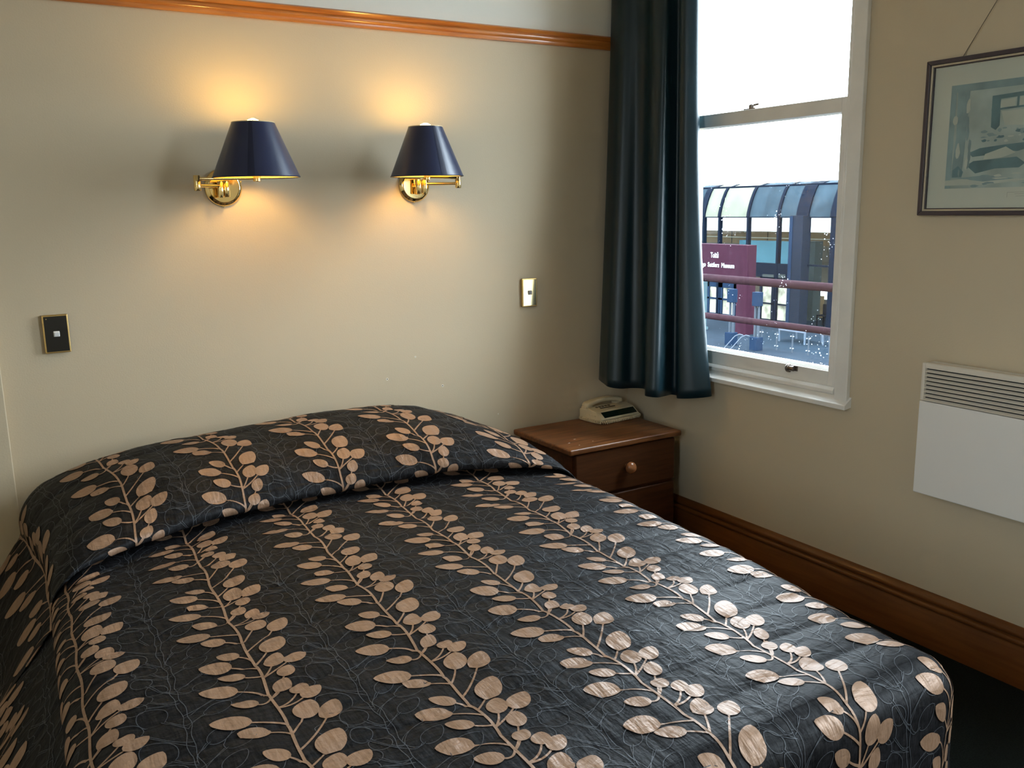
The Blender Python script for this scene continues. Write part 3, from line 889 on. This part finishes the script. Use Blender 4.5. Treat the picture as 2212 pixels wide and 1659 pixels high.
for j in range(NRW + 1):
    t = j / NRW
    ex = 1.35 + 1.9 * sstep(.80, .95, np.linspace(0, 1, NC))[:, None]   # the outer pleat only flares near the hem
    wgt = t ** ex
    xy = ct * (1 - wgt) + cb * wgt
    z = 2.93 + (.70 - 2.93) * t
    zz = z + .008 * np.sin(np.linspace(0, 14, NC)) * t
    rows.append(np.column_stack([xy, zz]))
CV = np.concatenate(rows)
cf = [(j * NC + i, j * NC + i + 1, (j + 1) * NC + i + 1, (j + 1) * NC + i) for j in range(NRW) for i in range(NC - 1)]
curtain = empty('curtain', (-.12, -.3, .70), 'dark teal pleated curtain drawn to the left side of the window', 'curtain')
cl = np_mesh('cloth', CV, cf, 'curtain', curtain)
sd = cl.modifiers.new('thickness', 'SOLIDIFY'); sd.thickness = .003; sd.offset = 0
MB().box(-.047, -.044, -.47, -.015, .715, 2.93).build('lining', 'curtain', curtain)  # unseen flat sheet added to keep window light off the back wall
rod = empty('curtain_rod', (-.1, -.7, 2.97), 'brass curtain rod above the window', 'curtain rod')
MB().tube([(-.10, -.03, 2.97), (-.10, -1.42, 2.97)], .012, 14).build('rod', 'brass', rod, smooth=True)
for y in (-.06, -1.38):
    MB().box(-.112, 0, y - .01, y + .01, 2.955, 2.985).build('rod_bracket', 'brass', rod, bevel=.003)

# ------------------------------------------------------------------ framed picture
pic = empty('framed_picture', (0, -1.81, 1.447), 'watercolour print in dark plum frame hanging on a wire beside the window', 'picture')
Y0, Y1, ZA, ZB = -2.115, -1.507, 1.447, 1.919
def frame_ring(name, inset, wd, x0, x1, m, parent, bev):
    a0, a1, b0, b1 = Y0 + inset, Y1 - inset, ZA + inset, ZB - inset
    o = None
    for k, poly in enumerate([[(a0, b0), (a1, b0), (a1 - wd, b0 + wd), (a0 + wd, b0 + wd)], [(a0, b1), (a1, b1), (a1 - wd, b1 - wd), (a0 + wd, b1 - wd)],
                 [(a0, b0), (a0, b1), (a0 + wd, b1 - wd), (a0 + wd, b0 + wd)], [(a1, b0), (a1, b1), (a1 - wd, b1 - wd), (a1 - wd, b0 + wd)]]):
        o = MB().prism(poly, 0, x0, x1).build(name, m, parent, bevel=bev)
    return o
frame_ring('frame_bar', 0, .0135, -.004, -.026, 'frame_wood', pic, .002)
frame_ring('gilt_fillet', .0135, .0060, -.004, -.021, 'frame_gilt', pic, .001)
frame_ring('inner_fillet', .0195, .0030, -.004, -.016, 'frame_wood', pic, .0005)
MB().box(-.010, -.004, Y0 + .012, Y1 - .012, ZA + .012, ZB - .012).build('mount', 'mount', pic)
PY0, PY1, PZ0, PZ1 = -2.03, -1.588, 1.529, 1.838
pr = MB().box(-.0104, -.0100, PY0, PY1, PZ0, PZ1).build('print', 'print', pic)
DAUBS = [0]
def daub(m, polys, x=-.0107):
    for p in polys:
        DAUBS[0] += 1
        x = -.0106 - .00001 * DAUBS[0]
        MB().prism([(PY1 - a * (PY1 - PY0), PZ1 - b * (PZ1 - PZ0)) for a, b in p], 0, x, x + .0002).build('painted_patch', m, pr)
def R4(a0, b0, a1, b1): return [(a0, b0), (a1, b0), (a1, b1), (a0, b1)]
daub('print_mid', [R4(.0, .0, 1, .07), R4(.0, .0, .04, 1), [(.05, .02), (.14, .0), (.13, .55), (.12, .9), (.04, .9), (.06, .5)]])
daub('print_dark', [[(.30, .14), (1, .10), (1, .14), (.30, .18)], [(.30, .16), (.36, .16), (.365, .42), (.34, .46), (.305, .43)], [(.30, .26), (.62, .25), (.62, .265), (.30, .28)],
                    R4(.47, .14, .485, .27), R4(.60, .13, .615, .26), [(.72, .13), (.735, .13), (.735, .27), (.72, .27)], R4(.85, .12, .862, .27)], x=-.0109)
daub('print_dark', [[(.16, .66), (.24, .62), (.42, .60), (.62, .585), (.62, .625), (.50, .67), (.46, .66), (.42, .62), (.30, .69), (.19, .70)],
                    [(.15, .78), (.20, .74), (.50, .72), (.56, .78), (.52, .82), (.36, .82), (.22, .86)], [(.05, .82), (.09, .78), (.13, .84), (.12, .89), (.05, .89)],
                    [(.66, .62), (.80, .56), (.97, .60), (.90, .68), (.70, .68)]], x=-.0109)
daub('print_pale', [[(.36, .19), (.46, .18), (.46, .25), (.36, .26)], [(.49, .18), (.59, .17), (.59, .25), (.49, .25)], [(.37, .29), (.95, .28), (.92, .42), (.60, .44), (.40, .42)],
                    [(.28, .68), (.42, .62), (.49, .68), (.40, .72), (.27, .73)], [(.56, .66), (.64, .63), (.64, .80), (.58, .78)], [(.0, .92), (.25, .90), (.6, .93), (.3, .97), (.0, .97)]], x=-.0108)
daub('print_mid', [[(.08, .90), (.3, .88), (.5, .92), (.28, .94)], [(.6, .86), (.9, .84), (.95, .92), (.7, .93)], [(.48, .47), (.66, .43), (.66, .47), (.52, .51)]], x=-.0108)
random.seed(21)
def blob(cx_, cy_, rx, ry, k=9):
    return [(cx_ + rx * random.uniform(.55, 1.15) * math.cos(2 * math.pi * q / k), cy_ + ry * random.uniform(.55, 1.15) * math.sin(2 * math.pi * q / k)) for q in range(k)]
for q in range(34):
    daub(random.choice(['print_mid', 'print_dark', 'print_pale', 'print_mid']), [blob(random.uniform(.24, .96), random.uniform(.44, .58), random.uniform(.008, .028), random.uniform(.006, .020))], x=-.0110 - .00004 * (q % 5))
for q in range(26):
    daub(random.choice(['print_mid', 'print_pale', 'print_pale']), [blob(random.uniform(.10, .96), random.uniform(.86, .985), random.uniform(.02, .07), random.uniform(.006, .016))], x=-.0110 - .00004 * (q % 5))
for q in range(16):
    daub(random.choice(['print_mid', 'print_mid', 'print_pale']), [blob(random.uniform(.03, .18), random.uniform(.08, .85), random.uniform(.008, .022), random.uniform(.03, .10))], x=-.0110 - .00004 * (q % 5))
cap = MB()
cap.box(-.0106, -.0104, -1.790, -1.789, 1.499, 1.514).box(-.0106, -.0104, -1.85, -1.789, 1.5135, 1.5145)
for i, (a, b) in enumerate(((-1.812, -1.850), (-1.815, -1.846))):
    cap.box(-.0106, -.0104, b, a, 1.5085 - .006 * i, 1.5095 - .006 * i)
cap.build('caption', 'ink', pic)
MB().box(-.0145, -.0130, Y0 + .02, Y1 - .02, ZA + .02, ZB - .02).build('glazing', 'picture_glass', pic)
MB().tube([(-.012, -1.613, 1.912), (-.020, -1.81, 2.205), (-.012, -2.007, 1.912)], .0011, 6).build('hanging_wire', 'wire', pic)

# ------------------------------------------------------------------ panel heater
ht = empty('panel_heater', (0, -1.98, .553), 'white electric panel heater with louvred top on the wall under the picture', 'heater')
HY1, HY0 = -1.600, -2.36
MB().box(-.066, -.018, HY0 + .002, HY1 - .002, .556, .984).build('casing', 'heater', ht, bevel=.004)
MB().box(-.0805, -.064, HY0, HY1, .553, .8605).build('front_panel', 'heater', ht, bevel=.003)
MB().box(-.0790, -.064, HY1 - .013, HY1, .8615, .985).build('end_cap', 'heater_top', ht, bevel=.004)
MB().box(-.0790, -.064, HY0, HY0 + .013, .8615, .985).build('end_cap', 'heater_top', ht, bevel=.004)
MB().prism([(-.079, .968), (-.079, .982), (-.074, .986), (-.06, .986), (-.06, .968)], 1, HY0 + .013, HY1 - .013).build('top_rail', 'heater_top', ht, bevel=.001)
MB().box(-.068, -.066, HY0 + .013, HY1 - .013, .862, .970).build('grille_back', 'dark', ht)
NS_ = 8
for i in range(NS_):
    z = .8630 + i * .0132
    MB().prism([(-.0785, z), (-.0785, z + .0016), (-.069, z + .0075), (-.069, z + .0059)], 1, HY0 + .013, HY1 - .013).build('slat', 'heater_top', ht)
for y in (-1.75, -2.2):
    MB().box(-.02, 0, y - .02, y + .02, .62, .92).build('wall_bracket', 'heater', ht)

# ------------------------------------------------------------------ outdoors: verandah railing
GZ = -3.7
struct(MB().box(.25, 1.15, -6, 6, -.25, -.02).build('floor_verandah', 'deck'))
rl = empty('verandah_railing', (1.0, 0, -.02), 'maroon pipe railing outside the window', 'railing')
MB().tube([(1.0, -6, 1.082), (1.0, 6, 1.066)], .0225, 14).build('rail', 'rail_paint', rl, smooth=True)
MB().tube([(1.0, -6, .868), (1.0, 6, .842)], .0185, 14).build('rail', 'rail_paint', rl, smooth=True)
for y in (-5.4, -3.4, -1.4, .60, 2.6, 4.6):
    MB().tube([(1.0, y, -.02), (1.0, y, 1.075)], .020, 12).lathe([(.032, -.012), (.032, .012)], (1.0, y, .852), 2, 14).build('post', 'rail_paint', rl, smooth=True, angle=40)

# ------------------------------------------------------------------ outdoors: plaza and museum
struct(MB().box(-80, 90, -80, 110, GZ - .3, GZ).build('floor_plaza', 'plaza'))
mu = empty('museum_building', (27.4, 24.5, GZ), 'museum building with curved vault roof and glass front seen across the plaza', 'building')
def P(mb, name, m, parent=mu, **k): return mb.build(name, m, parent, **k)
P(MB().box(31.0, 31.3, 15, 45, GZ, .07), 'interior_wall', 'cream_int')
P(MB().box(30.97, 31.0, 15, 45, -.54, .07), 'frieze', 'tan')
P(MB().box(30.93, 30.97, 15, 45, -.26, -.22), 'frieze_line', 'pale_line')
for y in (23.2, 25.6, 28.0, 30.4, 32.8):
    P(MB().box(30.96, 30.985, y - .015, y + .015, -.54, .07), 'frieze_joint', 'mullion')
for i in range(6):
    P(MB().box(31.0, 31.2, 17.4 + 3.0 * i, 20.35 + 3.0 * i, .07, .95), 'clerestory_window', 'bright')  # emission stands in for sky seen through the far-side windows
P(MB().box(28.9, 29.1, 24.83, 27.82, -1.30, -.27), 'hanging_board', 'cyan')
P(MB().box(29.0, 29.5, 23.44, 23.95, GZ, -.24), 'pillar', 'pillar')
P(MB().box(28.97, 29.0, 23.85, 23.95, GZ, -.24), 'pillar_edge', 'cyan')
P(MB().box(30.0, 30.4, 23.97, 24.36, GZ, -2.73), 'display_case', 'tan')
P(MB().box(30.4, 30.6, 23.5, 24.82, -2.88, -2.32), 'display_screen', 'bright')
# glass front: mullions and panes
mull = [28.73, 27.62, 25.84, 24.08, 21.2, 19.6, 18.0]
for y in mull:
    w_ = .13 if y == 28.73 else (.12 if y == 21.2 else .055)
    P(MB().box(27.35, 27.55, y - w_, y + w_, GZ, .83), 'mullion', 'mullion')
col_y0, col_y1 = 22.43, 23.12
P(MB().box(27.0, 27.5, col_y0, col_y1, GZ, .90), 'column', 'column_grey')
P(MB().box(26.98, 27.0, col_y1 - .17, col_y1, GZ, .88), 'column_strip', 'blue_post')
P(MB().box(27.38, 27.48, 16, 34, .80, .845), 'head_rail', 'mullion')
P(MB().box(27.38, 27.48, 16, 22.43, -1.18, -1.10), 'transom', 'mullion')
ys = [34.0] + mull + [16.0]
for i in range(len(ys) - 1):
    a, b = ys[i + 1] + .05, ys[i] - .05
    P(MB().box(27.44, 27.46, a, b, -1.16 if a > 22.4 and b > 22.5 else GZ + .02, .80), 'pane', 'ext_pane')
# entrance doors in the middle and at the left
P(MB().box(27.36, 27.52, 23.2, 26.4, -1.76, -1.14), 'lintel', 'mullion')
P(MB().box(27.35, 27.5, 23.55, 23.95, -1.74, -1.58), 'transom_pane', 'pillar')
P(MB().box(27.35, 27.5, 24.2, 24.85, -1.74, -1.62), 'transom_pane', 'pillar')
for a, b in ((24.18, 25.02), (23.3, 24.12)):
    f = MB().box(27.38, 27.50, a, a + .15, GZ, -1.76).box(27.38, 27.50, b - .13, b, GZ, -1.76).box(27.38, 27.50, a, b, -2.0, -1.76).box(27.38, 27.50, a, b, GZ, GZ + .12).box(27.38, 27.50, a, b, -2.92, -2.86)
    d = P(f, 'entrance_door', 'mullion')
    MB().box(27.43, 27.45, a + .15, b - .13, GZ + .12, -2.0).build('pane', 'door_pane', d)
for a, b in ((27.48, 28.30), (26.45, 27.44)):
    f = MB().box(27.38, 27.50, a, a + .14, GZ, -2.0).box(27.38, 27.50, b - .14, b, GZ, -2.0).box(27.38, 27.50, a, b, -2.38, -1.2).box(27.38, 27.50, a, b, GZ, GZ + .10).box(27.38, 27.50, a, b, -2.96, -2.88)
    d = P(f, 'entrance_door', 'blue_post')
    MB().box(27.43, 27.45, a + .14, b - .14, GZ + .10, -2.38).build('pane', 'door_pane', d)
P(MB().box(27.36, 27.52, 26.4, 34, -2.0, -1.16), 'lintel', 'mullion')
# vault roof: panels between curved ribs
arc = [(27.40, .84), (27.43, 1.02), (27.50, 1.28), (27.62, 1.62), (27.78, 1.95), (27.90, 2.12), (28.6, 2.3), (31.3, 2.35)]
ribs = [34.0, 30.3, 28.73, 27.62, 25.84, 24.08, 22.78, 21.2, 19.6, 18.0, 16.0]
pan = ['roof_grey', 'roof_grey', 'roof_sky_glare', 'roof_sky_glare', 'roof_grey', 'roof_grey', 'roof_grey', 'roof_sky_glare', 'roof_grey', 'roof_grey']
for i in range(len(ribs) - 1):
    a, b = ribs[i + 1], ribs[i]
    if pan[i] == 'roof_sky_glare' and a == 19.6: a2, b2 = a, b
    poly = arc + [(x + .08, z - .02) for x, z in arc[::-1]]
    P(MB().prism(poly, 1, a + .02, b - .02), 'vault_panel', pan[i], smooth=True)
for y in ribs:
    wd = .32 if y == 22.78 else (.16 if y in (28.73, 21.2) else .07)
    poly = [(x - .07, z + .01) for x, z in arc] + [(x + .05, z - .03) for x, z in arc[::-1]]
    P(MB().prism(poly, 1, y - wd, y + wd), 'vault_rib', 'mullion')
P(MB().box(27.9, 28.1, 16, 34, 2.08, 2.20), 'roof_edge', 'mullion')
# furniture behind the glass
def cafe_chair(x, y, rz, label):
    r = empty('cafe_chair', (x, y, GZ), label, 'chair', 'chairs in the museum cafe')
    MB().box(x - .22, x + .22, y - .22, y + .22, GZ + .43, GZ + .47).build('seat', 'chair_dark', r)
    MB().box(x + .19 * rz - .02, x + .19 * rz + .02, y - .22, y + .22, GZ + .47, GZ + .9).build('backrest', 'chair_dark', r, bevel=.02)
    for sx in (-.19, .19):
        for sy in (-.19, .19):
            MB().box(x + sx - .018, x + sx + .018, y + sy - .018, y + sy + .018, GZ, GZ + .43).build('leg', 'chair_dark', r)
cafe_chair(28.1, 22.05, 1, 'dark cafe chair behind the museum glass, beside the big column')
cafe_chair(28.6, 21.55, -1, 'dark cafe chair behind the museum glass, further into the cafe')
ctb = empty('cafe_table', (28.7, 22.4, GZ), 'dark cafe table behind the museum glass', 'table')
MB().box(28.3, 29.0, 20.9, 21.2, GZ + .70, GZ + .74).build('tabletop', 'chair_dark', ctb, bevel=.01)
MB().tube([(28.65, 21.05, GZ + .02), (28.65, 21.05, GZ + .70)], .035, 10).build('leg', 'chair_dark', ctb)
MB().lathe([(.25, 0), (.25, .02)], (28.65, 21.05, GZ), 2, 16).build('foot', 'chair_dark', ctb)

# ------------------------------------------------------------------ outdoors: sign wall with lettering
sg = empty('museum_sign', (23.8, 23.6, GZ), 'maroon museum sign wall with white lettering on two legs', 'sign')
MB().box(23.6, 24.08, 22.12, 25.75, -1.58, -.17).build('sign_panel', 'maroon', sg, bevel=.01)
MB().box(23.6, 24.08, 22.12, 22.68, GZ, -1.58).build('leg', 'maroon', sg, bevel=.01)
MB().box(23.6, 24.08, 25.2, 25.75, GZ, -1.58).build('leg', 'maroon', sg, bevel=.01)
def lettering(txt, y, z, width, size, parent, m, x):
    cu = bpy.data.curves.new('lettering', 'FONT')
    cu.body = txt; cu.size = size; cu.extrude = .01
    cu.align_x = 'CENTER'; cu.align_y = 'CENTER'
    cu.offset = .006
    tmp = bpy.data.objects.new('lettering_tmp', cu)
    COL.objects.link(tmp)
    dg = bpy.context.evaluated_depsgraph_get()
    me = bpy.data.meshes.new_from_object(tmp.evaluated_get(dg))
    bpy.data.objects.remove(tmp, do_unlink=True)
    xs = [v.co.x for v in me.vertices]
    k = width / (max(xs) - min(xs))
    cx_ = (max(xs) + min(xs)) / 2
    for v in me.vertices:
        a, b, c = v.co
        v.co = (x - c, y - (a - cx_) * k, z + b)
    me.materials.clear(); me.materials.append(M[m])
    o = bpy.data.objects.new('lettering', me)
    COL.objects.link(o)
    o.parent = parent; o.matrix_parent_inverse = parent.matrix_basis.inverted()
    return o
lettering('Toit\u016b', 23.94, -.62, .45, .30, sg, 'sign_white', 23.595)
lettering('Otago  Settlers  Museum', 23.90, -1.01, 2.16, .26, sg, 'sign_white', 23.595)
pc = empty('pale_post', (23.4, 24.5, GZ), 'pale blue square post beside the museum sign', 'post')
MB().box(23.3, 23.6, 24.31, 24.70, GZ, -1.62).build('shaft', 'pale_blue', pc, bevel=.01)
MB().box(23.25, 23.65, 24.26, 24.75, GZ, GZ + .12).build('foot', 'pale_blue', pc, bevel=.01)

# ------------------------------------------------------------------ outdoors: posts, balustrade, table, stair rail
def info_post(x, y, label):
    r = empty('information_post', (x, y, GZ), label, 'post', 'blue information posts on the plaza')
    MB().box(x - .12, x + .12, y - .15, y + .15, GZ + 1.58, GZ + 2.07).build('sign_box', 'blue_post', r, bevel=.01)
    MB().box(x - .03, x + .03, y + .05, y + .11, GZ + .45, GZ + 1.58).build('stem', 'steel_ext', r)
    MB().box(x - .03, x + .03, y - .11, y - .05, GZ + .45, GZ + 1.58).build('stem', 'steel_ext', r)
    MB().box(x - .16, x + .16, y - .17, y + .17, GZ, GZ + .47).build('base', 'blue_post', r, bevel=.01)
info_post(21.2, 19.26, 'blue information post standing at the end of the glass balustrade')
info_post(21.4, 20.69, 'blue information post in front of the left museum doors')
by = [19.5, 18.80, 18.09, 17.39, 16.52, 15.7]
for i, y in enumerate(by):
    tg = ['nearest the blue post', 'second from the blue post', 'third from the blue post', 'fourth from the blue post', 'fifth from the blue post', 'sixth from the blue post']
    r = empty('balustrade_post', (21.75, y, GZ), 'slim steel balustrade post, ' + tg[i], 'post', 'posts of the glass balustrade')
    MB().box(21.73, 21.77, y - .02, y + .02, GZ, GZ + .66).build('upright', 'steel_ext', r)
    for z in (.16, .58):
        for s_ in (-.055, .055):
            MB().lathe([(.017, 0), (.017, -.04)], (21.74, y + s_, GZ + z), 0, 10).build('clamp', 'sign_white', r)
for i in range(len(by) - 1):
    tg = ['first', 'second', 'third', 'fourth', 'fifth']
    tag(MB().box(21.742, 21.754, by[i + 1] + .03, by[i] - .03, GZ + .06, GZ + .70).build('balustrade_glass', 'bal_glass'),
        'clear glass balustrade panel, %s counted from the blue post' % tg[i], 'glass panel', 'panels of the glass balustrade')
tb = empty('plaza_table', (23.8, 19.6, GZ), 'long pale slatted table with thin white legs on the plaza', 'table')
for k in range(5):
    MB().box(23.46 + .2 * k, 23.62 + .2 * k, 19.02, 20.26, GZ + .45, GZ + .485).build('slat', 'bench_wood', tb)
MB().box(23.44, 23.48, 19.0, 20.28, GZ + .43, GZ + .50).build('edge_rail', 'bench_white', tb)
for x, y in ((23.47, 20.24), (23.47, 19.04), (24.4, 20.24), (24.4, 19.04)):
    MB().box(x - .025, x + .025, y - .025, y + .025, GZ, GZ + .45).build('leg', 'bench_white', tb)
bn = empty('plaza_bench', (24.1, 18.3, GZ), 'short pale bench to the right of the long plaza table', 'bench')
MB().box(23.9, 24.3, 18.05, 18.62, GZ + .38, GZ + .43).build('seat', 'bench_wood', bn)
for x in (23.93, 24.27):
    for y in (18.08, 18.59):
        MB().box(x - .025, x + .025, y - .025, y + .025, GZ, GZ + .38).build('leg', 'bench_white', bn)
sr = empty('stair_handrail', (21.0, 20.1, GZ), 'pale double handrail of the plaza steps by the blue posts', 'handrail')
for o_ in (0, .32):
    MB().tube([(20.6, 20.25 - o_, GZ - .02), (20.85, 19.95 - o_, GZ + .46), (20.92, 19.8 - o_, GZ + .54), (20.95, 19.65 - o_, GZ + .52)], .018, 8).build('rail', 'bench_white', sr, smooth=True)
